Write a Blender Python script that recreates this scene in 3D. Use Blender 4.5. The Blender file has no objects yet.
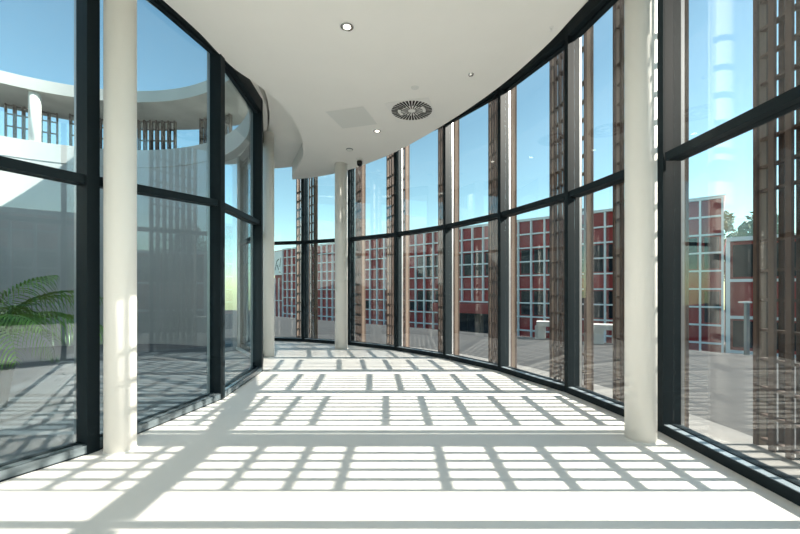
import bpy, bmesh, math, random
from mathutils import Vector, Matrix

# ------------------------------------------------------------------ camera, world, sun, exposure
SC = bpy.context.scene
C = SC.collection
PI = math.pi
rnd = random.Random(7)

cam_d = bpy.data.cameras.new('camera')
cam_d.sensor_width = 36.0
cam_d.lens = 378.0 / 800.0 * 36.0
cam_d.shift_y = 23.0 / 800.0
cam_d.clip_start = 0.05
cam_d.clip_end = 500
cam = bpy.data.objects.new('camera', cam_d)
cam.location = (0, 0, 1.2)
cam.rotation_euler = (PI / 2, 0, 0)
C.objects.link(cam)
SC.camera = cam

SUN_ELEV = math.atan(0.606)
world = bpy.data.worlds.new('sky')
SC.world = world
world.use_nodes = True
wn = world.node_tree.nodes
wl = world.node_tree.links
bg = wn['Background']
sky = wn.new('ShaderNodeTexSky')
sky.sky_type = 'NISHITA'
sky.sun_disc = False
sky.sun_elevation = SUN_ELEV
sky.sun_rotation = PI / 2
sky.altitude = 100
sky.air_density = 1.0
sky.dust_density = 0.4
sky.ozone_density = 0.6
tint = wn.new('ShaderNodeMix')
tint.data_type = 'RGBA'
tint.blend_type = 'MULTIPLY'
tint.inputs['Factor'].default_value = 1.0
wl.new(sky.outputs[0], tint.inputs['A'])
tint.inputs['B'].default_value = (0.80, 1.0, 0.87, 1)
wl.new(tint.outputs['Result'], bg.inputs[0])
bg.inputs[1].default_value = 0.265

sun_d = bpy.data.lights.new('sun', 'SUN')
sun_d.energy = 13.5
sun_d.angle = math.radians(0.4)
sun_d.color = (1.0, 0.925, 0.82)
sun = bpy.data.objects.new('sun', sun_d)
# light comes from +X, elevation SUN_ELEV
sun.rotation_euler = Vector((-math.cos(SUN_ELEV), 0, -math.sin(SUN_ELEV))).to_track_quat('-Z', 'Y').to_euler()
sun.location = (20, 3, 14)
C.objects.link(sun)

SC.view_settings.view_transform = 'Standard'
SC.view_settings.look = 'None'
SC.view_settings.gamma = 1.0
SC.view_settings.use_curve_mapping = False
SC.view_settings.exposure = 0.0
SC.cycles.transparent_max_bounces = 32
SC.cycles.max_bounces = 14
SC.cycles.diffuse_bounces = 6
SC.cycles.glossy_bounces = 5

# ------------------------------------------------------------------ materials
def mat(name, col, rough=0.5, metal=0.0, noise=0.0, nscale=6.0, bump=0.0, spec=0.5, coat=0.0):
    m = bpy.data.materials.new(name)
    m.use_nodes = True
    nt = m.node_tree
    b = nt.nodes['Principled BSDF']
    b.inputs['Base Color'].default_value = (*col, 1)
    b.inputs['Roughness'].default_value = rough
    b.inputs['Metallic'].default_value = metal
    b.inputs['Specular IOR Level'].default_value = spec
    b.inputs['Coat Weight'].default_value = coat
    if noise > 0 or bump > 0:
        tc = nt.nodes.new('ShaderNodeTexCoord')
        nz = nt.nodes.new('ShaderNodeTexNoise')
        nz.inputs['Scale'].default_value = nscale
        nz.inputs['Detail'].default_value = 5
        nt.links.new(tc.outputs['Object'], nz.inputs['Vector'])
        if noise > 0:
            rp = nt.nodes.new('ShaderNodeValToRGB')
            rp.color_ramp.elements[0].position = 0.3
            rp.color_ramp.elements[1].position = 0.7
            rp.color_ramp.elements[0].color = (*[c * (1 - noise) for c in col], 1)
            rp.color_ramp.elements[1].color = (*[min(1, c * (1 + noise)) for c in col], 1)
            nt.links.new(nz.outputs['Fac'], rp.inputs[0])
            nt.links.new(rp.outputs[0], b.inputs['Base Color'])
        if bump > 0:
            bp = nt.nodes.new('ShaderNodeBump')
            bp.inputs['Strength'].default_value = bump
            bp.inputs['Distance'].default_value = 0.01
            nt.links.new(nz.outputs['Fac'], bp.inputs['Height'])
            nt.links.new(bp.outputs[0], b.inputs['Normal'])
    return m

def wood(name, col, var=0.25):
    m = bpy.data.materials.new(name)
    m.use_nodes = True
    nt = m.node_tree
    b = nt.nodes['Principled BSDF']
    b.inputs['Roughness'].default_value = 0.65
    tc = nt.nodes.new('ShaderNodeTexCoord')
    mp = nt.nodes.new('ShaderNodeMapping')
    mp.inputs['Scale'].default_value = (14, 14, 1.0)
    nz = nt.nodes.new('ShaderNodeTexNoise')
    nz.inputs['Scale'].default_value = 3
    nz.inputs['Detail'].default_value = 6
    rp = nt.nodes.new('ShaderNodeValToRGB')
    rp.color_ramp.elements[0].position = 0.3
    rp.color_ramp.elements[1].position = 0.7
    rp.color_ramp.elements[0].color = (*[c * (1 - var) for c in col], 1)
    rp.color_ramp.elements[1].color = (*[c * (1 + var) for c in col], 1)
    nt.links.new(tc.outputs['Object'], mp.inputs[0])
    nt.links.new(mp.outputs[0], nz.inputs['Vector'])
    nt.links.new(nz.outputs['Fac'], rp.inputs[0])
    nt.links.new(rp.outputs[0], b.inputs['Base Color'])
    return m

def glass(name, tint, f0):
    """pane glass: clear transmission plus a mirror reflection that grows towards grazing angles (Schlick)"""
    m = bpy.data.materials.new(name)
    m.use_nodes = True
    nt = m.node_tree
    for n in list(nt.nodes):
        nt.nodes.remove(n)
    out = nt.nodes.new('ShaderNodeOutputMaterial')
    tr = nt.nodes.new('ShaderNodeBsdfTransparent')
    tr.inputs[0].default_value = (*tint, 1)
    gl = nt.nodes.new('ShaderNodeBsdfGlossy')
    gl.inputs['Roughness'].default_value = 0.0
    gl.inputs['Color'].default_value = (0.95, 0.98, 1.0, 1)
    lw = nt.nodes.new('ShaderNodeLayerWeight')
    lw.inputs['Blend'].default_value = 0.5
    pw = nt.nodes.new('ShaderNodeMath'); pw.operation = 'POWER'; pw.inputs[1].default_value = 5.0
    ml = nt.nodes.new('ShaderNodeMath'); ml.operation = 'MULTIPLY_ADD'
    ml.inputs[1].default_value = 1 - f0; ml.inputs[2].default_value = f0
    mx = nt.nodes.new('ShaderNodeMixShader')
    nt.links.new(lw.outputs['Facing'], pw.inputs[0])
    nt.links.new(pw.outputs[0], ml.inputs[0])
    nt.links.new(ml.outputs[0], mx.inputs[0])
    nt.links.new(tr.outputs[0], mx.inputs[1])
    nt.links.new(gl.outputs[0], mx.inputs[2])
    nt.links.new(mx.outputs[0], out.inputs[0])
    return m

def emit(name, col, strength):
    m = bpy.data.materials.new(name)
    m.use_nodes = True
    b = m.node_tree.nodes['Principled BSDF']
    b.inputs['Base Color'].default_value = (*col, 1)
    b.inputs['Emission Color'].default_value = (*col, 1)
    b.inputs['Emission Strength'].default_value = strength
    return m

M = dict(
    floor=mat('floor_resin', (0.80, 0.785, 0.755), 0.45, spec=0.35, noise=0.015, nscale=1.5),
    plaster=mat('white_plaster', (0.80, 0.79, 0.76), 0.8, noise=0.015, nscale=2),
    ceiling=mat('ceiling_paint', (0.86, 0.855, 0.825), 0.8, noise=0.01, nscale=3),
    soffit=mat('concrete_soffit', (0.52, 0.50, 0.45), 0.85, noise=0.22, nscale=1.3),
    fascia=mat('white_concrete', (0.80, 0.785, 0.75), 0.8, noise=0.03, nscale=2),
    column=mat('column_paint', (0.80, 0.785, 0.745), 0.5, noise=0.01, nscale=3),
    frame=mat('dark_steel', (0.0125, 0.0195, 0.0235), 0.45, metal=0.0, spec=0.10),
    plate=mat('sill_sheen', (0.33, 0.40, 0.45), 0.4, metal=0.15),  # pale blue stands in for sunlit sky sheen on the dark sill top
    cap=mat('aluminium_cap', (0.55, 0.56, 0.57), 0.35, metal=0.8),
    glass=glass('pane_glass', (0.975, 0.985, 0.982), 0.055),
    glass_court=glass('court_glass', (0.90, 0.965, 0.985), 0.055),
    slat=wood('brown_timber', (0.080, 0.051, 0.039)),
    board=wood('taupe_timber', (0.235, 0.175, 0.135), 0.12),
    red=mat('red_panel', (0.34, 0.030, 0.026), 0.6, noise=0.18, nscale=0.9),
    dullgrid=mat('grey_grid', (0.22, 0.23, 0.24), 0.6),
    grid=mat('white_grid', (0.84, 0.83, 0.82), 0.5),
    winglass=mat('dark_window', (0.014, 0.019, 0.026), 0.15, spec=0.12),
    plinth=mat('pale_concrete', (0.62, 0.60, 0.56), 0.85, noise=0.08, nscale=1.5),
    courtwall=mat('courtyard_render', (0.47, 0.465, 0.45), 0.85, noise=0.06, nscale=1.5),
    court=mat('court_paving', (0.15, 0.155, 0.165), 0.7, noise=0.08, nscale=2),
    margin=mat('margin_paving', (0.22, 0.215, 0.205), 0.8, noise=0.08, nscale=3),
    kerb=mat('kerb_sheen', (0.13, 0.16, 0.175), 0.25, metal=0.3),  # floor reflection on the courtyard sill put into the colour
    black=mat('black_plastic', (0.012, 0.012, 0.012), 0.35),
    slot=mat('duct_black', (0.01, 0.01, 0.01), 0.8),
    chrome=mat('chrome', (0.75, 0.74, 0.72), 0.12, metal=1.0),
    white=mat('white_enamel', (0.82, 0.82, 0.80), 0.4),
    panel=mat('hatch_paint', (0.73, 0.745, 0.72), 0.6),
    lamp=emit('warm_lamp', (1.0, 0.93, 0.80), 6.0),
    leaf=mat('palm_leaf', (0.19, 0.36, 0.06), 0.38, noise=0.3, nscale=4),
    trunk=mat('palm_fibre', (0.12, 0.085, 0.055), 0.9, noise=0.4, nscale=20, bump=0.8),
    pot=mat('grey_pot', (0.14, 0.14, 0.14), 0.6),
    tree=mat('tree_leaf', (0.085, 0.15, 0.05), 0.6, noise=0.35, nscale=1.2),
    bark=mat('bark', (0.13, 0.095, 0.07), 0.9, noise=0.3, nscale=8),
    soil=mat('soil', (0.05, 0.04, 0.03), 0.95, noise=0.3, nscale=20),
    rail=mat('grey_rail', (0.20, 0.22, 0.24), 0.4, metal=0.6),
)

def paving_mat():
    m = mat('plaza_paving', (0.30, 0.30, 0.30), 0.7)
    nt = m.node_tree
    b = nt.nodes['Principled BSDF']
    tc = nt.nodes.new('ShaderNodeTexCoord')
    br = nt.nodes.new('ShaderNodeTexBrick')
    br.inputs['Color1'].default_value = (0.060, 0.058, 0.056, 1)
    br.inputs['Color2'].default_value = (0.048, 0.047, 0.046, 1)
    br.inputs['Mortar'].default_value = (0.035, 0.035, 0.034, 1)
    br.inputs['Scale'].default_value = 1.0
    br.inputs['Mortar Size'].default_value = 0.012
    br.inputs['Brick Width'].default_value = 1.2
    br.inputs['Row Height'].default_value = 0.6
    nt.links.new(tc.outputs['Object'], br.inputs['Vector'])
    nt.links.new(br.outputs['Color'], b.inputs['Base Color'])
    return m
M['paving'] = paving_mat()

# ------------------------------------------------------------------ helpers
def obj(name, bm, m, parent=None, smooth=False, loc=None):
    me = bpy.data.meshes.new(name)
    bmesh.ops.recalc_face_normals(bm, faces=bm.faces)
    bm.to_mesh(me)
    bm.free()
    if isinstance(m, (list, tuple)):
        for x in m:
            me.materials.append(x)
    else:
        me.materials.append(m)
    if smooth:
        for p in me.polygons:
            p.use_smooth = True
    o = bpy.data.objects.new(name, me)
    C.objects.link(o)
    if parent:
        o.parent = parent
    if loc:
        o.location = loc
    return o

def empty(name, loc=(0, 0, 0), rz=0.0):
    o = bpy.data.objects.new(name, None)
    o.empty_display_size = 0.2
    o.location = loc
    o.rotation_euler = (0, 0, rz)
    C.objects.link(o)
    return o

def tag(o, label=None, cat=None, group=None, kind=None):
    if label: o['label'] = label
    if cat: o['category'] = cat
    if group: o['group'] = group
    if kind: o['kind'] = kind
    return o

def struct(o):
    o['kind'] = 'structure'
    return o

def prism(bm, pts, z0, z1):
    """vertical prism over plan polygon pts"""
    lo = [bm.verts.new((p[0], p[1], z0)) for p in pts]
    hi = [bm.verts.new((p[0], p[1], z1)) for p in pts]
    n = len(pts)
    bm.faces.new(lo[::-1]); bm.faces.new(hi)
    for i in range(n):
        j = (i + 1) % n
        bm.faces.new((lo[i], lo[j], hi[j], hi[i]))

def strip(bm, inner, outer, z0, z1, mi=None):
    """solid band between two open plan polylines of equal length"""
    n = len(inner)
    a = [[bm.verts.new((p[0], p[1], z)) for p in inner] for z in (z0, z1)]
    b = [[bm.verts.new((p[0], p[1], z)) for p in outer] for z in (z0, z1)]
    for i in range(n - 1):
        f = [bm.faces.new((a[0][i], a[0][i+1], a[1][i+1], a[1][i])),
             bm.faces.new((b[0][i+1], b[0][i], b[1][i], b[1][i+1])),
             bm.faces.new((a[1][i], a[1][i+1], b[1][i+1], b[1][i])),
             bm.faces.new((a[0][i+1], a[0][i], b[0][i], b[0][i+1]))]
        if mi is not None:
            f[3].material_index = mi      # underside
    for i in (0, n - 1):
        bm.faces.new((a[0][i], b[0][i], b[1][i], a[1][i]))

def bx(bm, x0, x1, y0, y1, z0, z1):
    prism(bm, [(x0, y0), (x1, y0), (x1, y1), (x0, y1)], z0, z1)

def cyl(bm, c, r, z0, z1, n=32, r2=None):
    r2 = r if r2 is None else r2
    lo = [bm.verts.new((c[0] + r * math.cos(2*PI*i/n), c[1] + r * math.sin(2*PI*i/n), z0)) for i in range(n)]
    hi = [bm.verts.new((c[0] + r2 * math.cos(2*PI*i/n), c[1] + r2 * math.sin(2*PI*i/n), z1)) for i in range(n)]
    bm.faces.new(lo[::-1]); bm.faces.new(hi)
    for i in range(n):
        j = (i + 1) % n
        bm.faces.new((lo[i], lo[j], hi[j], hi[i]))

def lathe(bm, prof, n=32, c=(0, 0)):
    rings = []
    for r, z in prof:
        rings.append([bm.verts.new((c[0] + r*math.cos(2*PI*i/n), c[1] + r*math.sin(2*PI*i/n), z)) for i in range(n)])
    for a, b in zip(rings, rings[1:]):
        for i in range(n):
            j = (i+1) % n
            bm.faces.new((a[i], a[j], b[j], b[i]))

def V2(x, y): return Vector((x, y))

def polar(c, r, deg):
    return V2(c[0] + r * math.cos(math.radians(deg)), c[1] + r * math.sin(math.radians(deg)))

# ------------------------------------------------------------------ plan geometry
FC, FR = (-4.457, 2.437), 6.695                    # street facade, inner faces of the mullions
def fa(k): return 6.45 + 10.72 * k
FK = list(range(-6, 8))
F = {k: polar(FC, FR, fa(k)) for k in FK}
LC, LR = (-6.99, 4.59), 5.06                       # courtyard glazing
def la(k): return -4.9 + 15.95 * (k - 2)
LK = list(range(-1, 6))
L = {k: polar(LC, LR, la(k)) for k in LK}
RC, RR = (-5.99, 4.96), 3.74                       # courtyard ring (slab edges)
Z_SLAB0, Z_SLAB1 = 4.30, 4.42
Z_CEIL = 3.77

# ------------------------------------------------------------------ structure: floor
facade_out = [polar(FC, FR + 0.20, fa(k)) for k in FK]
court_out = [polar(LC, LR - 0.20, la(k)) for k in LK]
bm = bmesh.new()
prism(bm, facade_out + [V2(-3.5, 8.3)] + court_out[::-1], -0.25, 0.0)
struct(obj('floor', bm, M['floor']))

# ------------------------------------------------------------------ structure: glazed bays
def bay(name, p, q, out, z_tr, z_top, z_head, depth=0.165, w=0.06, gpos=0.085, sill_h=0.07, gm=None, front_plate=False, first=True, last=False, na=None, nb=None):
    """one bay between mullion points p and q; out = outward normal, na/nb = normals at the mullions"""
    t = (q - p).normalized()
    L_ = (q - p).length
    root = empty(name, (p.x, p.y, 0))
    struct(root)
    def P(s, d): return V2(t.x * s + out.x * d, t.y * s + out.y * d)
    def box(bm, s0, s1, d0, d1, z0, z1):
        prism(bm, [P(s0, d0), P(s1, d0), P(s1, d1), P(s0, d1)], z0, z1)
    e = w / 2
    gm = gm or M['glass']
    za, zb = z_tr if isinstance(z_tr, tuple) else (z_tr, z_tr)
    def qbox(bm, s0, s1, d0, d1, lo, hi):
        # box whose lower and upper heights may differ at its two ends
        v = [[bm.verts.new((*P(s_, d_), h[i])) for (s_, d_, i) in ((s0, d0, 0), (s1, d0, 1), (s1, d1, 1), (s0, d1, 0))] for h in (lo, hi)]
        bm.faces.new(v[0][::-1]); bm.faces.new(v[1])
        for k in range(4):
            bm.faces.new((v[0][k], v[0][(k+1) % 4], v[1][(k+1) % 4], v[1][k]))
    b = bmesh.new(); box(b, e, L_ - e, 0.0, depth, 0.0, sill_h)
    box(b, e, L_ - e, gpos - 0.012, gpos + 0.03, sill_h, sill_h + 0.010)
    si = obj('sill', b, M['frame'], root)
    b = bmesh.new(); box(b, e, L_ - e, 0.010, gpos - 0.014, sill_h, sill_h + 0.004)
    if front_plate: box(b, e, L_ - e, -0.004, 0.0, 0.012, sill_h)
    tag(obj('sill_sheen', b, M['kerb' if front_plate else 'plate'], si), 'thin plate on the dark sill, reflected sheen put into its pale colour')
    b = bmesh.new(); qbox(b, e, L_ - e, 0.02, depth, (za - 0.034, zb - 0.034), (za + 0.034, zb + 0.034))
    obj('transom', b, M['frame'], root)
    b = bmesh.new(); box(b, e, L_ - e, 0.0, depth, z_top, z_head)
    box(b, e, L_ - e, gpos - 0.02, gpos + 0.03, z_top - 0.03, z_top)
    obj('head_frame', b, M['frame'], root)
    g0, g1 = gpos, gpos + 0.012
    b = bmesh.new(); qbox(b, e, L_ - e, g0, g1, (sill_h + 0.002,) * 2, (za - 0.034, zb - 0.034))
    tag(obj('glass_pane', b, gm, root), 'lower clear glass pane')
    b = bmesh.new(); qbox(b, e, L_ - e, g0, g1, (za + 0.034, zb + 0.034), (z_top - 0.002,) * 2)
    tag(obj('glass_pane', b, gm, root), 'upper clear glass pane')
    def mull(s, n):
        b = bmesh.new()
        tt = V2(-n.y, n.x)
        o = P(s, 0)
        pts = [o + tt * -e, o + tt * e, o + tt * e + n * depth, o + tt * -e + n * depth]
        prism(b, pts, 0.0, z_head)
        m_ = obj('mullion', b, M['frame'], root)
        b = bmesh.new()
        pts = [o + tt * -e * 0.9 + n * depth, o + tt * e * 0.9 + n * depth, o + tt * e * 0.9 + n * (depth + 0.035), o + tt * -e * 0.9 + n * (depth + 0.035)]
        prism(b, pts, 0.0, z_head)
        tag(obj('cover_cap', b, M['cap'], m_), 'pale aluminium strip on the outer face')
    if first: mull(0, na)
    if last: mull(L_, nb)
    return root

for i, k in enumerate(FK[:-1]):
    p, q = F[k], F[k+1]
    t = (q - p).normalized()
    n = V2(t.y, -t.x)
    na = (F[k] - V2(*FC)).normalized(); nb = (F[k+1] - V2(*FC)).normalized()
    bay('window_%d' % (i + 1), p, q, n, 2.315, 4.15, 4.30, last=(k == FK[-2]), na=na, nb=nb)
nF = len(FK) - 1
LT = {-1: 2.01, 0: 2.01, 1: (2.02, 2.15), 2: (2.15, 2.18), 3: 2.18, 4: 2.18}
for i, k in enumerate(LK[:-1]):
    p, q = L[k], L[k+1]
    t = (q - p).normalized()
    n = V2(-t.y, t.x)
    na = -(L[k] - V2(*LC)).normalized(); nb = -(L[k+1] - V2(*LC)).normalized()
    bay('window_%d' % (nF + i + 1), p, q, n, LT[k], 3.80, 4.00, depth=0.125, w=0.085, gpos=0.075, gm=M['glass_court'], front_plate=True, last=(k == LK[-2]), na=na, nb=nb)

# ------------------------------------------------------------------ structure: walls, bulkhead, ceilings
bm = bmesh.new()
a, b_ = L[5], V2(-3.62, 9.02)
strip(bm, [a, b_], [a + V2(-0.15, 0.0), b_ + V2(-0.15, 0.0)], 0, 4.3)
struct(obj('wall_far', bm, M['plaster']))
bm = bmesh.new()
a, b_ = F[-6], L[-1]
strip(bm, [a, V2(-4.6, -1.6), b_], [a + V2(-0.1, -0.15), V2(-4.75, -1.75), b_ + V2(-0.15, 0.05)], 0, 4.3)
struct(obj('wall_rear', bm, M['plaster']))  # guessed wall behind the camera, added for light and reflections

# bulkhead over the courtyard glazing
angs = [la(-1) + (la(5) - la(-1)) * i / 48 for i in range(49)]
bm = bmesh.new()
strip(bm, [polar(LC, LR + 0.02, a) for a in angs], [polar(LC, LR - 0.16, a) for a in angs], 4.0, 4.3)
struct(obj('wall_bulkhead', bm, M['plaster']))

# suspended ceiling with its curved edges
right_edge = [(-0.9, -2.9), (0.6, -1.6), (1.3, -0.4), (1.62, 0.9), (1.72, 2.1), (1.70, 2.9), (1.64, 3.45), (1.53, 4.0), (1.22, 4.86),
              (0.64, 5.95), (-0.055, 7.0), (-0.60, 7.62), (-1.11, 8.10), (-1.75, 8.52), (-2.50, 8.80)]
left_edge = [(-2.46, 8.62), (-2.32, 8.30), (-2.09, 7.80), (-1.86, 7.25), (-1.69, 6.55), (-1.62, 5.95), (-1.63, 5.40), (-1.76, 4.80), (-1.92, 4.40), (-1.97, 4.10),
             (-2.02, 3.70), (-2.20, 3.00), (-2.45, 2.30), (-2.95, 1.5), (-3.8, 0.5), (-4.5, -1.4)]
def smooth_line(pts, n=6):
    pts = [V2(*p) for p in pts]
    out = []
    for i in range(len(pts) - 1):
        p0 = pts[max(i-1, 0)]; p1 = pts[i]; p2 = pts[i+1]; p3 = pts[min(i+2, len(pts)-1)]
        for j in range(n):
            t = j / n
            out.append(0.5 * ((2*p1) + (p2-p0)*t + (2*p0-5*p1+4*p2-p3)*t*t + (3*p1-p0-3*p2+p3)*t*t*t))
    out.append(pts[-1])
    return out
outline = smooth_line(right_edge) + smooth_line(left_edge)
bm = bmesh.new()
prism(bm, outline, Z_CEIL, Z_SLAB0 - 0.02)
bmesh.ops.triangulate(bm, faces=[f for f in bm.faces if len(f.verts) > 4])
struct(obj('ceiling', bm, M['ceiling']))

# lower soffit at the far bend, between the courtyard glazing and the street glass
bm = bmesh.new()
inn = [polar(LC, LR + 0.05, a) for a in [9 + 33.5 * i / 24 for i in range(25)]]
out_ = [polar(FC, FR - 0.02, a) for a in [58 + 23 * i / 24 for i in range(25)]]
strip(bm, inn, out_, 4.075, 4.29)
struct(obj('ceiling_far', bm, M['ceiling']))

# roof slab over the corridor (its underside shows in the gap round the ceiling)
fo = [polar(FC, FR + 0.20, fa(-6) + (fa(7) + 12 - fa(-6)) * i / 60) for i in range(61)]
ro = [polar(RC, RR + 0.05, -75 + (165) * i / 60) for i in range(61)]
bm = bmesh.new()
strip(bm, ro, fo, Z_SLAB0, Z_SLAB1, 1)
struct(obj('ceiling_upper', bm, [M['fascia'], M['ceiling']]))

# ------------------------------------------------------------------ structure: courtyard
bm = bmesh.new()
prism(bm, [polar(RC, 4.6, a) for a in range(0, 360, 6)], -0.30, -0.04)
struct(obj('floor_courtyard', bm, M['court']))
def arc(r, a0, a1, n): return [polar(RC, r, a0 + (a1 - a0) * i / n) for i in range(n + 1)]
bm = bmesh.new()
strip(bm, arc(RR + 0.02, 62, 292, 120), arc(RR + 0.32, 62, 292, 120), -0.04, 4.05)
struct(obj('wall_courtyard', bm, M['courtwall']))
# ring slab edge / terrace parapet all the way round
bm = bmesh.new()
strip(bm, arc(RR, 0, 360, 180), arc(RR + 0.25, 0, 360, 180), 4.02, 4.42)
struct(obj('trim_1', bm, M['courtwall']))
bm = bmesh.new()
strip(bm, arc(RR + 0.2, 90, 300, 120), arc(RR + 2.2, 90, 300, 120), 4.28, 4.42)
struct(obj('floor_terrace', bm, M['court']))
# pergola roof ring above the terrace
bm = bmesh.new()
strip(bm, arc(RR, 0, 360, 180), arc(RR + 1.5, 0, 360, 180), 5.52, 5.78, 1)
struct(obj('trim_2', bm, [M['courtwall'], M['soffit']]))
# upper wall added on the corridor side to block sun through the terrace gap
bm = bmesh.new()
strip(bm, arc(RR + 1.15, -75, 46, 60), arc(RR + 1.4, -75, 46, 60), Z_SLAB1, 5.52)
struct(obj('wall_sun_block', bm, M['fascia']))

# ------------------------------------------------------------------ structure: plaza ground
BN = V2(0.641, 0.767)                              # towards the red building
def ground_z(x, y):
    t = BN.x * x + BN.y * y
    if t < 10: return -0.05
    if t > 21: return -2.0
    u = (t - 10) / 11
    return -0.05 - 1.95 * (u * u * (3 - 2 * u) * 0.3 + u * 0.7)
bm = bmesh.new()
NX, NY = 90, 90
gv = [[None] * (NY + 1) for _ in range(NX + 1)]
for i in range(NX + 1):
    for j in range(NY + 1):
        x = -45 + 100 * i / NX; y = -20 + 80 * j / NY
        gv[i][j] = bm.verts.new((x, y, ground_z(x, y) - 0.0))
for i in range(NX):
    for j in range(NY):
        x = -45 + 100 * (i + 0.5) / NX; y = -20 + 80 * (j + 0.5) / NY
        bm.faces.new((gv[i][j], gv[i+1][j], gv[i+1][j+1], gv[i][j+1]))
r_ = bmesh.ops.extrude_face_region(bm, geom=bm.faces[:])
bmesh.ops.translate(bm, vec=(0, 0, -0.4), verts=[v for v in r_['geom'] if isinstance(v, bmesh.types.BMVert)])
struct(obj('floor_plaza', bm, M['paving']))

# pale paved margin along the foot of the street glass
mg0 = [polar(FC, FR + 0.20, fa(-6) + (fa(7) - fa(-6)) * i / 60) for i in range(61)]
mg1 = [polar(FC, FR + 0.80, fa(-6) + (fa(7) - fa(-6)) * i / 60) for i in range(61)]
bm = bmesh.new()
strip(bm, mg0, mg1, -0.25, -0.045)
struct(obj('floor_margin', bm, M['margin']))

# ------------------------------------------------------------------ columns
def column(x, y, top, label, r=0.112):
    root = empty('column', (x, y, 0))
    tag(root, label, 'column', 'white columns of the corridor')
    b = bmesh.new()
    cyl(b, (0, 0), r, 0.0, top, 48)
    bmesh.ops.recalc_face_normals(b, faces=b.faces)
    o = obj('shaft', b, M['column'], root)
    for p in o.data.polygons:
        p.use_smooth = abs(p.normal.z) < 0.5
    b = bmesh.new()
    cyl(b, (0, 0), r + 0.004, 0.0, 0.012, 48)
    obj('base_ring', b, M['plaster'], root)
    return root
column(-2.10, 2.84, Z_CEIL, 'round white column with grid shadows on its lower half, beside the courtyard glass', 0.102)
column(1.935, 3.04, Z_SLAB0, 'round white column in front of the street glass, tall and shaded, lit along one edge', 0.112)
column(-2.37, 6.78, 4.0, 'slim white column just past the dark end frame of the courtyard glass', 0.11)
column(-1.20, 7.72, Z_CEIL, 'white column at the far bend, in front of the street glass', 0.13)

# ------------------------------------------------------------------ timber screens
RUNGS = [0.05, 0.24, 0.46, 0.69, 0.92, 1.16, 1.395, 1.63, 2.03, 2.22, 2.44, 2.66, 2.88, 3.10, 3.32, 3.54, 3.77, 4.19, 4.42, 4.64]
SCREEN_ME = {}
def screen(far, near, label, group, z0=0.0, ztop=4.78, rungs=RUNGS, cells=7, depth=0.105, sw=0.022):
    """box lattice; far/near = ends of its face towards the corridor (plan)"""
    far, near = V2(*far), V2(*near)
    t = (near - far); Ln = t.length; t.normalize()
    rz = math.atan2(t.y, t.x)
    root = empty('timber_screen', (far.x, far.y, z0), rz)
    tag(root, label, 'screen', group)
    key = (round(Ln, 3), cells, ztop, len(rungs))
    if key not in SCREEN_ME:
        th = 0.028
        H = ztop
        res = []
        for s in (0, Ln - th):
            b = bmesh.new(); bx(b, s, s + th, 0, depth, 0, H); res.append(('end_board', b, M['board']))
        pitch = (Ln - th) / cells
        for d0 in (0.0, depth - 0.024):
            for c_ in range(1, cells):
                x = th / 2 + pitch * c_
                b = bmesh.new()
                bx(b, x - sw, x + sw, d0, d0 + 0.024, 0, H)
                res.append(('slat', b, M['slat']))
            for s in ((0.0, th), (Ln - th, Ln)):
                b = bmesh.new()
                bx(b, s[0] - 0.001, s[1] + 0.001, d0 - 0.002, d0 + 0.022, 0, H)
                res.append(('edge_strip', b, M['slat']))
        for z in rungs:
            b = bmesh.new()
            bx(b, th, Ln - th, 0.029, depth - 0.029, z, z + 0.022)
            res.append(('rung', b, M['slat']))
        out = []
        for nm, b, m_ in res:
            o = obj(nm, b, m_, root)
            out.append((nm, o))
        SCREEN_ME[key] = out
    else:
        for nm, o in SCREEN_ME[key]:
            c_ = o.copy(); c_.parent = root; C.objects.link(c_)
    return root
# local +Y of the box must point away from the corridor: going far -> near along -Y, left of it is +X
G1 = 'brown timber screens outside the street glass'
def scr(cx, cy, deg, ln, label, cells=7):
    """centre of corridor-side face, heading of near end measured from -Y towards +X"""
    d = V2(math.sin(math.radians(deg)), -math.cos(math.radians(deg)))
    c_ = V2(cx, cy)
    return screen(c_ - d * ln / 2, c_ + d * ln / 2, label, G1, z0=-0.05, cells=cells)
SCR = [
 (2.86, 2.655, 0, 0.81, 'tall timber lattice screen standing at the outer edge of the nearest large street pane', 6),
 (2.43, 3.81, 2, 0.95, 'timber lattice screen directly behind the near street-side column', 7),
 (2.17, 4.95, 4, 0.91, 'timber lattice screen behind the first glazing post past the near street-side column', 7),
 (1.59, 6.10, 9, 0.85, 'timber lattice screen in front of the dark windows, third screen past the near street-side column', 7),
 (0.86, 7.13, 15, 0.80, 'timber lattice screen beside the dark entrance of the red building', 7),
 (-0.10, 8.10, 27, 0.90, 'sunlit orange timber lattice screen, next one from the far white column towards the red entrance', 7),
 (-1.05, 8.95, 24, 0.85, 'narrow timber screen seen just beside the far white column', 7),
 (-2.38, 9.45, 42, 0.92, 'dark timber lattice screen between the two far white columns', 7),
]
for cx, cy, dg, ln, lb, ce in SCR:
    sc_ = scr(cx, cy, dg, ln, lb, ce)
    if ce == 6:                                     # added board above view, keeps sun off the courtyard-side column top
        bm = bmesh.new(); bx(bm, 0.03, ln - 0.03, 0.03, 0.075, 4.20, 4.75); obj('shade_panel', bm, M['board'], sc_)

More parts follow.
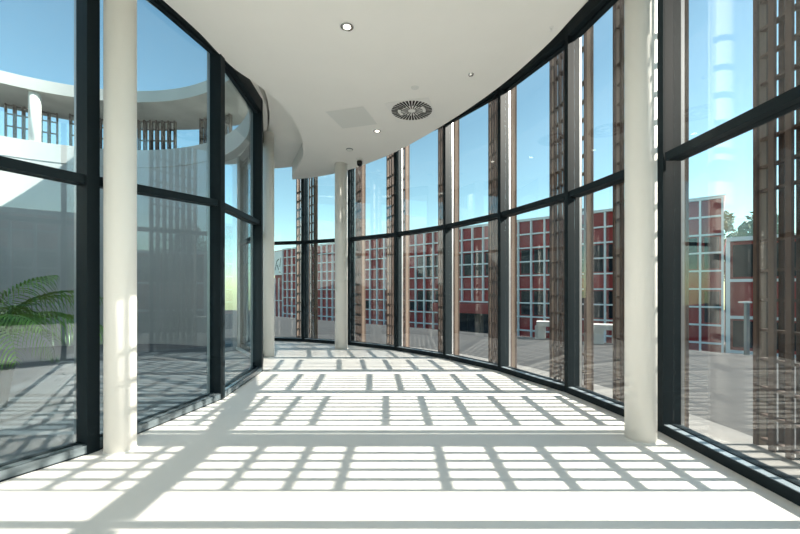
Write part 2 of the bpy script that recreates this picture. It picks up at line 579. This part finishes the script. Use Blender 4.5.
# rooftop screens and columns round the courtyard terrace
G2 = 'timber screens on the courtyard roof terrace'
TR = [0.02, 0.30, 0.58, 0.86, 1.06]
def roof_screen(px, r, label):
    # find angle on ring radius r seen at pixel px: X/Y = (px-400)/378
    k = (px - 400) / 378
    best = None
    for i in range(300, 1800):
        a = i / 10
        p = polar(RC, r, a)
        if p.y > RC[1] - 1:
            e = abs(p.x / p.y - k)
            if best is None or e < best[0]: best = (e, a, p)
    a = math.radians(best[1]); p = best[2]
    tan = V2(-math.sin(a), math.cos(a))
    ln = 0.92
    screen(p + tan * ln / 2, p - tan * ln / 2, label, G2, z0=4.42, ztop=1.095, sw=0.026, rungs=TR, cells=6, depth=0.105)
roof_screen(32, 4.85, 'brown rooftop screen partly hidden behind the white rooftop column')
roof_screen(92, 4.75, 'brown rooftop screen partly hidden by the near white column and dark post')
roof_screen(156, 4.65, 'brown rooftop screen seen whole under the concrete ring beside the near courtyard column')
roof_screen(214, 4.62, 'brown rooftop screen cut by the second dark courtyard post')
root = empty('rooftop_column', (-8.02, 8.30, 4.42))
tag(root, 'white round column on the courtyard roof terrace, bright in the sun', 'column')
bm = bmesh.new(); cyl(bm, (0, 0), 0.105, 0, 1.10, 40)
o = obj('shaft', bm, M['column'], root)
for p in o.data.polygons: p.use_smooth = len(p.vertices) == 4
bm = bmesh.new(); cyl(bm, (0, 0), 0.12, 0, 0.015, 40); obj('base_plate', bm, M['fascia'], root)

# ------------------------------------------------------------------ ceiling fittings
def downlight(x, y, r, label):
    root = empty('downlight', (x, y, Z_CEIL))
    tag(root, label, 'ceiling light', 'recessed ceiling downlights')
    b = bmesh.new(); lathe(b, [(r * 0.80, -0.001), (r * 0.98, -0.006), (r, -0.002), (r, 0.0)], 40)
    obj('trim_ring', b, M['white'], root, True)
    b = bmesh.new(); lathe(b, [(r * 0.82, -0.002), (r * 0.70, -0.0025), (r * 0.5, -0.003), (r*0.45, -0.003)], 40)
    obj('reflector', b, M['chrome'], root, True)
    b = bmesh.new(); cyl(b, (0, 0), r * 0.46, -0.004, -0.001, 32)
    obj('lamp', b, M['lamp'], root)
downlight(-0.517, 3.69, 0.078, 'larger round chrome downlight alone in the near part of the ceiling')
downlight(-0.37, 6.11, 0.075, 'round chrome downlight between the ceiling hatch and the far detector')

def detector(x, y, r, label, name='smoke_detector'):
    root = empty(name, (x, y, Z_CEIL))
    tag(root, label, 'detector')
    b = bmesh.new(); lathe(b, [(0.0005, -0.012), (r, -0.012), (r, 0)], 32); obj('base_plate', b, M['rail'], root, True)
    b = bmesh.new(); lathe(b, [(0.0005, -0.042), (r * 0.5, -0.040), (r * 0.78, -0.03), (r * 0.85, -0.012)], 32)
    obj('housing', b, M['panel'], root, True)
detector(-0.92, 6.90, 0.062, 'small round white smoke detector near the black camera dome')
root = empty('ceiling_sensor', (0.845, 4.50, Z_CEIL))
tag(root, 'small chrome ceiling sensor near the street-side edge of the ceiling', 'sensor')
bm = bmesh.new(); lathe(bm, [(0.0005, -0.022), (0.025, -0.02), (0.034, -0.006), (0.036, 0)], 28); obj('housing', bm, M['chrome'], root, True)
bm = bmesh.new(); lathe(bm, [(0.036, -0.003), (0.046, -0.003), (0.046, 0)], 28); obj('trim_ring', bm, M['white'], root)
root = empty('ceiling_speaker', (0.19, 4.80, Z_CEIL))
tag(root, 'faint flat white disc flush in the ceiling just in front of the round air diffuser', 'speaker')
bm = bmesh.new(); lathe(bm, [(0.0005, -0.006), (0.045, -0.006), (0.052, 0)], 32); obj('cover', bm, M['panel'], root)
root = empty('sprinkler', (1.48, 3.70, Z_CEIL))
tag(root, 'tiny white sprinkler head at the edge of the ceiling above the street glass', 'sprinkler')
bm = bmesh.new(); lathe(bm, [(0.0005, -0.035), (0.018, -0.033), (0.006, -0.025), (0.006, -0.005), (0.022, -0.003), (0.022, 0)], 20); obj('head', bm, M['white'], root)
bm = bmesh.new()
root = empty('dome_camera', (-0.79, 7.40, Z_CEIL))
tag(root, 'black dome security camera hanging under a white mount near the far column', 'camera')
lathe(bm, [(0.0005, -0.05), (0.03, -0.05), (0.055, -0.012), (0.07, 0)], 32); obj('mount', bm, M['panel'], root, True)
bm = bmesh.new(); cyl(bm, (0, 0), 0.054, -0.11, -0.05, 32); obj('housing', bm, M['black'], root)
bm = bmesh.new(); lathe(bm, [(0.048, -0.11), (0.044, -0.13), (0.028, -0.148), (0.0005, -0.155)], 32); obj('dome', bm, M['winglass'], root, True)

def square_panel(name, cx, cy, sz, rz, m_, label, cat, t=0.006):
    root = empty(name, (cx, cy, Z_CEIL - 0.002), rz)
    tag(root, label, cat)
    b = bmesh.new(); bx(b, -sz/2, sz/2, -sz/2, sz/2, -t, 0); obj('plate', b, m_, root)
    return root
r_ = square_panel('air_diffuser', 0.168, 5.405, 0.62, math.radians(-16), M['white'], 'square ceiling air diffuser with a ring of black radial slots', 'air diffuser')
bm = bmesh.new()
NS = 36
for i in range(NS):
    a = 2 * PI * i / NS
    r0, r1 = (0.15, 0.29) if i % 2 else (0.055, 0.29)
    w0 = 0.0095 if i % 2 else 0.005
    w1 = 0.0165
    d = V2(math.cos(a), math.sin(a)); tt = V2(-d.y, d.x)
    prism(bm, [d * r0 - tt * w0, d * r1 - tt * w1, d * r1 + tt * w1, d * r0 + tt * w0], -0.0085, -0.0055)
obj('slots', bm, M['slot'], r_)
for s in (-1, 1):                                   # pale inner deflector ring pieces
    bm = bmesh.new()
    pts = [polar((0, 0), 0.20, a) for a in range(-28, 29, 4)]; pts2 = [polar((0, 0), 0.155, a) for a in range(-28, 29, 4)]
    if s < 0: pts = [-p for p in pts]; pts2 = [-p for p in pts2]
    strip(bm, pts2, pts, -0.010, -0.006)
    obj('deflector', bm, M['white'], r_)
bm = bmesh.new(); cyl(bm, (0, 0), 0.035, -0.011, -0.006, 24); obj('hub', bm, M['white'], r_)
r_ = square_panel('access_hatch', -0.711, 5.643, 0.58, math.radians(-16), M['panel'], 'square pale access hatch flush in the ceiling next to the air diffuser', 'hatch', 0.004)
bm = bmesh.new()
for s0, s1, d0, d1 in ((-0.30, 0.30, -0.30, -0.29), (-0.30, 0.30, 0.29, 0.30), (-0.30, -0.29, -0.29, 0.29), (0.29, 0.30, -0.29, 0.29)):
    bx(bm, s0, s1, d0, d1, -0.003, 0)
obj('frame', bm, M['white'], r_)

# ------------------------------------------------------------------ potted palm in the courtyard
PALM = V2(-4.36, 3.92)
palm = empty('palm', (PALM.x, PALM.y, -0.04))
tag(palm, 'green feathery palm in a pot in the courtyard behind the glass', 'palm')
bm = bmesh.new(); lathe(bm, [(0.0005, 0), (0.20, 0), (0.26, 0.42), (0.27, 0.42), (0.27, 0.46), (0.24, 0.46), (0.23, 0.40)], 36)
obj('pot', bm, M['pot'], palm, True)
bm = bmesh.new(); cyl(bm, (0, 0), 0.235, 0.36, 0.40, 30); obj('soil', bm, M['soil'], palm)
bm = bmesh.new(); lathe(bm, [(0.085, 0.38), (0.075, 0.5), (0.09, 0.62), (0.07, 0.74), (0.03, 0.80), (0.0005, 0.82)], 20); obj('trunk', bm, M['trunk'], palm, True)
def frond(az, elev, length, droop, seed):
    rr = random.Random(seed)
    b = bmesh.new()
    n = 26
    pts = []
    p = Vector((0, 0, 0.66)); el = elev
    h = Vector((math.cos(az), math.sin(az), 0))
    st = length / n
    for i in range(n + 1):
        pts.append(p.copy())
        p = p + (h * math.cos(el) + Vector((0, 0, 1)) * math.sin(el)) * st
        el -= droop / n * (0.4 + 1.3 * i / n)
    side = Vector((-h.y, h.x, 0))
    for i in range(n):                                    # rachis
        w = 0.009 * (1 - 0.8 * i / n); w2 = 0.009 * (1 - 0.8 * (i + 1) / n)
        a, c_ = pts[i], pts[i+1]
        up = Vector((0, 0, 1))
        q = [a - side*w, a + up*w, a + side*w]; q2 = [c_ - side*w2, c_ + up*w2, c_ + side*w2]
        va = [b.verts.new(x) for x in q]; vb = [b.verts.new(x) for x in q2]
        for j in range(3):
            b.faces.new((va[j], va[(j+1) % 3], vb[(j+1) % 3], vb[j]))
    for i in range(3, n + 1):
        for sub in (0.0,):
            if i == n and sub: continue
            u = (i + sub) / n
            base = pts[i].lerp(pts[min(i+1, n)], sub)
            d = (pts[min(i+1, n)] - pts[i-1]).normalized()
            ll = length * 0.46 * math.sin(PI * min(1, 0.18 + 0.80 * u)) * rr.uniform(0.85, 1.1) + 0.05
            for s in (-1, 1):
                dirn = (side * s * 0.85 + d * (0.35 + 0.5*u) + Vector((0, 0, 0.35 - 0.3*u))).normalized()
                q = base.copy(); prev = None
                w = 0.0085
                segs = 5
                for j in range(segs + 1):
                    wj = w * (1 - (j / segs) ** 1.6) + 0.0008
                    wd = dirn.cross(Vector((0, 0, 1)))
                    wd = wd.normalized() if wd.length > 1e-4 else side
                    tw = (wd * 0.75 + Vector((0, 0, 0.5))).normalized()
                    v = (b.verts.new(q - tw * wj), b.verts.new(q + tw * wj))
                    if prev: b.faces.new((prev[0], prev[1], v[1], v[0]))
                    prev = v
                    q = q + dirn * ll / segs
                    dirn = (dirn + Vector((0, 0, -0.30 - 0.35 * u))).normalized()
    return b
for i in range(12):
    az = i * 2.39996 + 0.3
    tier = i / 12
    b = frond(az, math.radians(80 - 62 * tier + rnd.uniform(-6, 6)), rnd.uniform(1.0, 1.3), math.radians(75 + 50 * tier), i)
    obj('frond', b, M['leaf'], palm)
b = frond(math.radians(12), math.radians(50), 1.15, math.radians(120), 77); obj('frond', b, M['leaf'], palm)
b = frond(math.radians(-28), math.radians(42), 1.15, math.radians(125), 78); obj('frond', b, M['leaf'], palm)
b = frond(math.radians(40), math.radians(62), 1.25, math.radians(95), 79); obj('frond', b, M['leaf'], palm)

# ------------------------------------------------------------------ red building
P0 = V2(4.44, 24.0); U = V2(0.767, -0.641)             # U runs towards the viewer's street side
bl = empty('red_building', (P0.x, P0.y, -2.0), math.atan2(U.y, U.x))
tag(bl, 'long red building with a white square grid over its facade, across the plaza', 'building')
# local x along U, local y away from plaza (left of U = towards +y)
CELL = 0.755; ROWS = 9; S0, S1 = -20.9, 12.2; ZB = 0.10; ZT = 7.175
NCOL = int(round((S1 - S0) / CELL)); CW = (S1 - S0) / NCOL; RH = (ZT - ZB) / ROWS
bm = bmesh.new(); bx(bm, S0, S1, 0.10, 9.0, 0.0, ZT + 0.05); obj('wall', bm, M['red'], bl)
bm = bmesh.new(); bx(bm, S0 - 0.6, S1, -0.35, 0.10, -0.15, ZB); obj('plinth', bm, M['plinth'], bl)
bm = bmesh.new(); bx(bm, S0 - 0.1, S1 + 0.1, -0.05, 9.1, ZT + 0.05, ZT + 0.10); obj('roof_parapet', bm, M['grid'], bl)
door_cols = range(int((-2.0 - S0) / CW), int((-2.0 - S0) / CW) + 5)
bm = bmesh.new()
for i in range(NCOL + 1):
    x = S0 + CW * i
    zb = ZB + RH * 3 if (i - 1 in door_cols and i in door_cols) else ZB
    bx(bm, x - 0.04, x + 0.04, -0.06, 0.13, zb, ZT)
for j in range(ROWS + 1):
    z = ZB + RH * j
    if j in (1, 2):
        xa = S0 + CW * door_cols[0]; xb = S0 + CW * (door_cols[-1] + 1)
        bx(bm, S0, xa, -0.05, 0.12, z - 0.037, z + 0.037); bx(bm, xb, S1, -0.05, 0.12, z - 0.037, z + 0.037)
    else:
        bx(bm, S0, S1, -0.05, 0.12, z - 0.037, z + 0.037)
obj('facade_grid', bm, M['grid'], bl)
wr = random.Random(3)
nwin = 0
for i in range(NCOL):
    s = S0 + CW * (i + 0.5)
    if s < -4.5 or i in door_cols: rows = ((5, 6),) if i in door_cols else ()
    else: rows = ((5, 6), (2, 3)) if wr.random() > 0.12 else ((5, 6),)
    if s < -4.5 and wr.random() < 0.22: rows = ((2, 2),)
    for j0, j1 in rows:
        b = bmesh.new()
        bx(b, s - CW * 0.30, s + CW * 0.36, 0.06, 0.14, ZB + RH * j0 + 0.10, ZB + RH * (j1 + 1) - 0.10)
        o = obj('window', b, M['winglass'], bl); nwin += 1
xa = S0 + CW * door_cols[0]; xb = S0 + CW * (door_cols[-1] + 1)
bm = bmesh.new(); bx(bm, xa, xb, 0.02, 0.15, ZB, ZB + RH * 2.1); dr = obj('entrance', bm, M['winglass'], bl)
bm = bmesh.new()
for k in range(5):
    x = xa + (xb - xa) * k / 4
    bx(bm, x - 0.04, x + 0.04, -0.02, 0.06, ZB, ZB + RH * 2.1)
obj('door_frame', bm, M['frame'], dr)
bm = bmesh.new(); bx(bm, xa - 0.1, xb + 0.1, -1.0, 0.10, ZB + RH * 2.15, ZB + RH * 3.0 - 0.1); obj('canopy', bm, M['red'], bl)
# pale sign panel with dark strokes at the far end
bm = bmesh.new(); bx(bm, S0 - 1.5, S0 - 0.05, -0.06, 0.10, ZB + 4.6, ZT - 0.1); sg = obj('sign_panel', bm, M['grid'], bl)
bm = bmesh.new()
for (x0, z0, x1, z1) in ((-1.25, 5.0, -0.95, 5.9), (-0.95, 5.9, -0.55, 6.1), (-0.9, 5.5, -0.6, 5.0), (-0.45, 5.3, -0.25, 6.2), (-0.6, 4.8, -0.3, 4.75)):
    a = V2(S0 + x0, z0 + 0.2); c_ = V2(S0 + x1, z1 + 0.2); d = (c_ - a).normalized(); nn = V2(-d.y, d.x) * 0.05
    q = [a - nn, c_ - nn, c_ + nn, a + nn]
    lo = [bm.verts.new((p.x, -0.075, p.y)) for p in q]; hi = [bm.verts.new((p.x, -0.06, p.y)) for p in q]
    bm.faces.new(lo); bm.faces.new(hi[::-1])
    for k in range(4): bm.faces.new((lo[k], lo[(k+1) % 4], hi[(k+1) % 4], hi[k]))
obj('sign_strokes', bm, M['black'], sg)
bm = bmesh.new(); bx(bm, S0 - 1.6, S0, 0.10, 9.0, 0, ZT); obj('end_wall', bm, M['red'], bl)
bm = bmesh.new()
for k in range(3): bx(bm, S0 - 1.5 + 0.7 * k, S0 - 1.42 + 0.7 * k, -0.03, 0.1, ZB, ZB + 4.3)
for z in (ZB, ZB + 2.0): bx(bm, S0 - 1.5, S0, -0.03, 0.1, z, z + 0.08)
obj('end_grid', bm, M['grid'], bl)

# lower wing
wg = empty('building_wing', (P0.x + U.x * 12.38, P0.y + U.y * 12.38, -1.70), math.atan2(U.y, U.x))
tag(wg, 'lower red wing with large white framed windows, joined to the red gridded building', 'building')
bm = bmesh.new(); bx(bm, 0, 10, 0.1, 8, 0, 4.95); obj('wall', bm, M['red'], wg)
bm = bmesh.new(); bx(bm, -0.05, 10.1, -0.1, 8.1, 4.95, 5.12); obj('roof_edge', bm, M['grid'], wg)
bm = bmesh.new()
for k in range(9): bx(bm, k * 1.2 - 0.07, k * 1.2 + 0.07, -0.06, 0.12, 0.2, 4.95)
for z in (0.3, 1.75, 3.3): bx(bm, 0, 9.7, -0.05, 0.12, z - 0.06, z + 0.06)
obj('facade_grid', bm, M['grid'], wg)
for k in range(8):
    for (z0, z1) in ((3.45, 4.8), (0.5, 1.6)):
        b = bmesh.new(); bx(b, k * 1.2 + 0.16, k * 1.2 + 1.04, 0.05, 0.14, z0, z1); obj('window', b, M['winglass'], wg)
bm = bmesh.new(); bx(bm, 0, 10, 0.6, 0.62, 5.12, 6.0); obj('glass_balustrade', bm, M['glass'], wg)

# added low block out of view, fills the reflections in the courtyard glass
sb = empty('reflection_block', (21.9, 9.3, -0.9), -PI / 2)
tag(sb, 'low red block with a grey grid, added out of view for the glass reflections', 'building')
bm = bmesh.new(); bx(bm, 0, 32, 0.1, 7, 0, 6.2); obj('wall', bm, M['red'], sb)
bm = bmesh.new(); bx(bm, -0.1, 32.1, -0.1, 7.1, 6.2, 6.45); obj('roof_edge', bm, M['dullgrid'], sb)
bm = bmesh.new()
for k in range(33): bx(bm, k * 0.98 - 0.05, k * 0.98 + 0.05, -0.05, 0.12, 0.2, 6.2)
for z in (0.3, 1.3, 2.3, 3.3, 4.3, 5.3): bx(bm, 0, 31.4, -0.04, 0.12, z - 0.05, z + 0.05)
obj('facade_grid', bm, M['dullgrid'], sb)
for k in range(32):
    b = bmesh.new(); bx(b, k * 0.98 + 0.12, k * 0.98 + 0.86, 0.05, 0.14, 2.4, 4.2); obj('window', b, M['winglass'], sb)

# ------------------------------------------------------------------ trees behind the wing
def tree(x, y, h, cr, label, seed):
    z0 = ground_z(x, y)
    root = empty('tree', (x, y, z0)); tag(root, label, 'tree', 'trees behind the red wing')
    b = bmesh.new(); lathe(b, [(0.16, 0), (0.12, h * 0.4), (0.05, h * 0.8), (0.0005, h * 0.85)], 12); obj('trunk', b, M['bark'], root, True)
    rr = random.Random(seed)
    b = bmesh.new()
    blobs = [(Vector((rr.uniform(-.6, .6) * cr, rr.uniform(-.6, .6) * cr, h * rr.uniform(0.45, 0.9))), cr * rr.uniform(0.4, 0.7)) for _ in range(9)]
    for c_, r in blobs:
        for _ in range(330):
            v = Vector((rr.gauss(0, 1), rr.gauss(0, 1), rr.gauss(0, 1))).normalized() * r * rr.uniform(0.6, 1.0)
            p = c_ + v
            u1 = Vector((rr.gauss(0, 1), rr.gauss(0, 1), rr.gauss(0, 1))).normalized()
            u2 = u1.cross(Vector((rr.gauss(0, 1), rr.gauss(0, 1), rr.gauss(0, 1)))).normalized()
            s = rr.uniform(0.07, 0.15)
            b.faces.new([b.verts.new(p + u1 * s * 1.6), b.verts.new(p + u2 * s * .6), b.verts.new(p - u1 * s * 1.6), b.verts.new(p - u2 * s * .6)])
    obj('foliage', b, M['tree'], root)
tree(23.0, 27.2, 9.6, 1.6, 'bushy green tree behind the lower red wing, nearest to the gridded block', 1)
tree(26.6, 27.6, 10.2, 1.8, 'tall green tree behind the lower red wing, beside the shorter bushy one', 2)
tree(30.4, 27.0, 10.0, 1.8, 'green tree behind the lower red wing seen through the nearest timber screen', 3)

# ------------------------------------------------------------------ plaza furniture
def bench(x, y, ln, rz, label):
    root = empty('bench', (x, y, ground_z(x, y)), rz)
    tag(root, label, 'bench', 'white stone benches on the plaza')
    b = bmesh.new(); bx(b, -ln/2, ln/2, -0.22, 0.22, 0.32, 0.44); obj('seat', b, M['plinth'], root)
    for s in (-1, 1):
        b = bmesh.new(); bx(b, s * ln * 0.36 - 0.12, s * ln * 0.36 + 0.12, -0.18, 0.18, -0.02, 0.32); obj('leg', b, M['plinth'], root)
bench(4.95, 9.0, 0.62, -0.4, 'short white stone bench on the plaza close behind the near street-side column')
bench(3.9, 9.9, 0.60, -0.4, 'white stone bench on the plaza seen between two screens, beyond the other bench')
root = empty('bollard', (6.65, 7.25, -0.05)); tag(root, 'slim grey bollard light with a flat cap on the plaza', 'bollard')
bm = bmesh.new(); bx(bm, -0.03, 0.03, -0.03, 0.03, 0.0, 1.0); obj('post', bm, M['rail'], root)
bm = bmesh.new(); bx(bm, -0.12, 0.06, -0.05, 0.05, 1.0, 1.03); obj('cap', bm, M['white'], root)
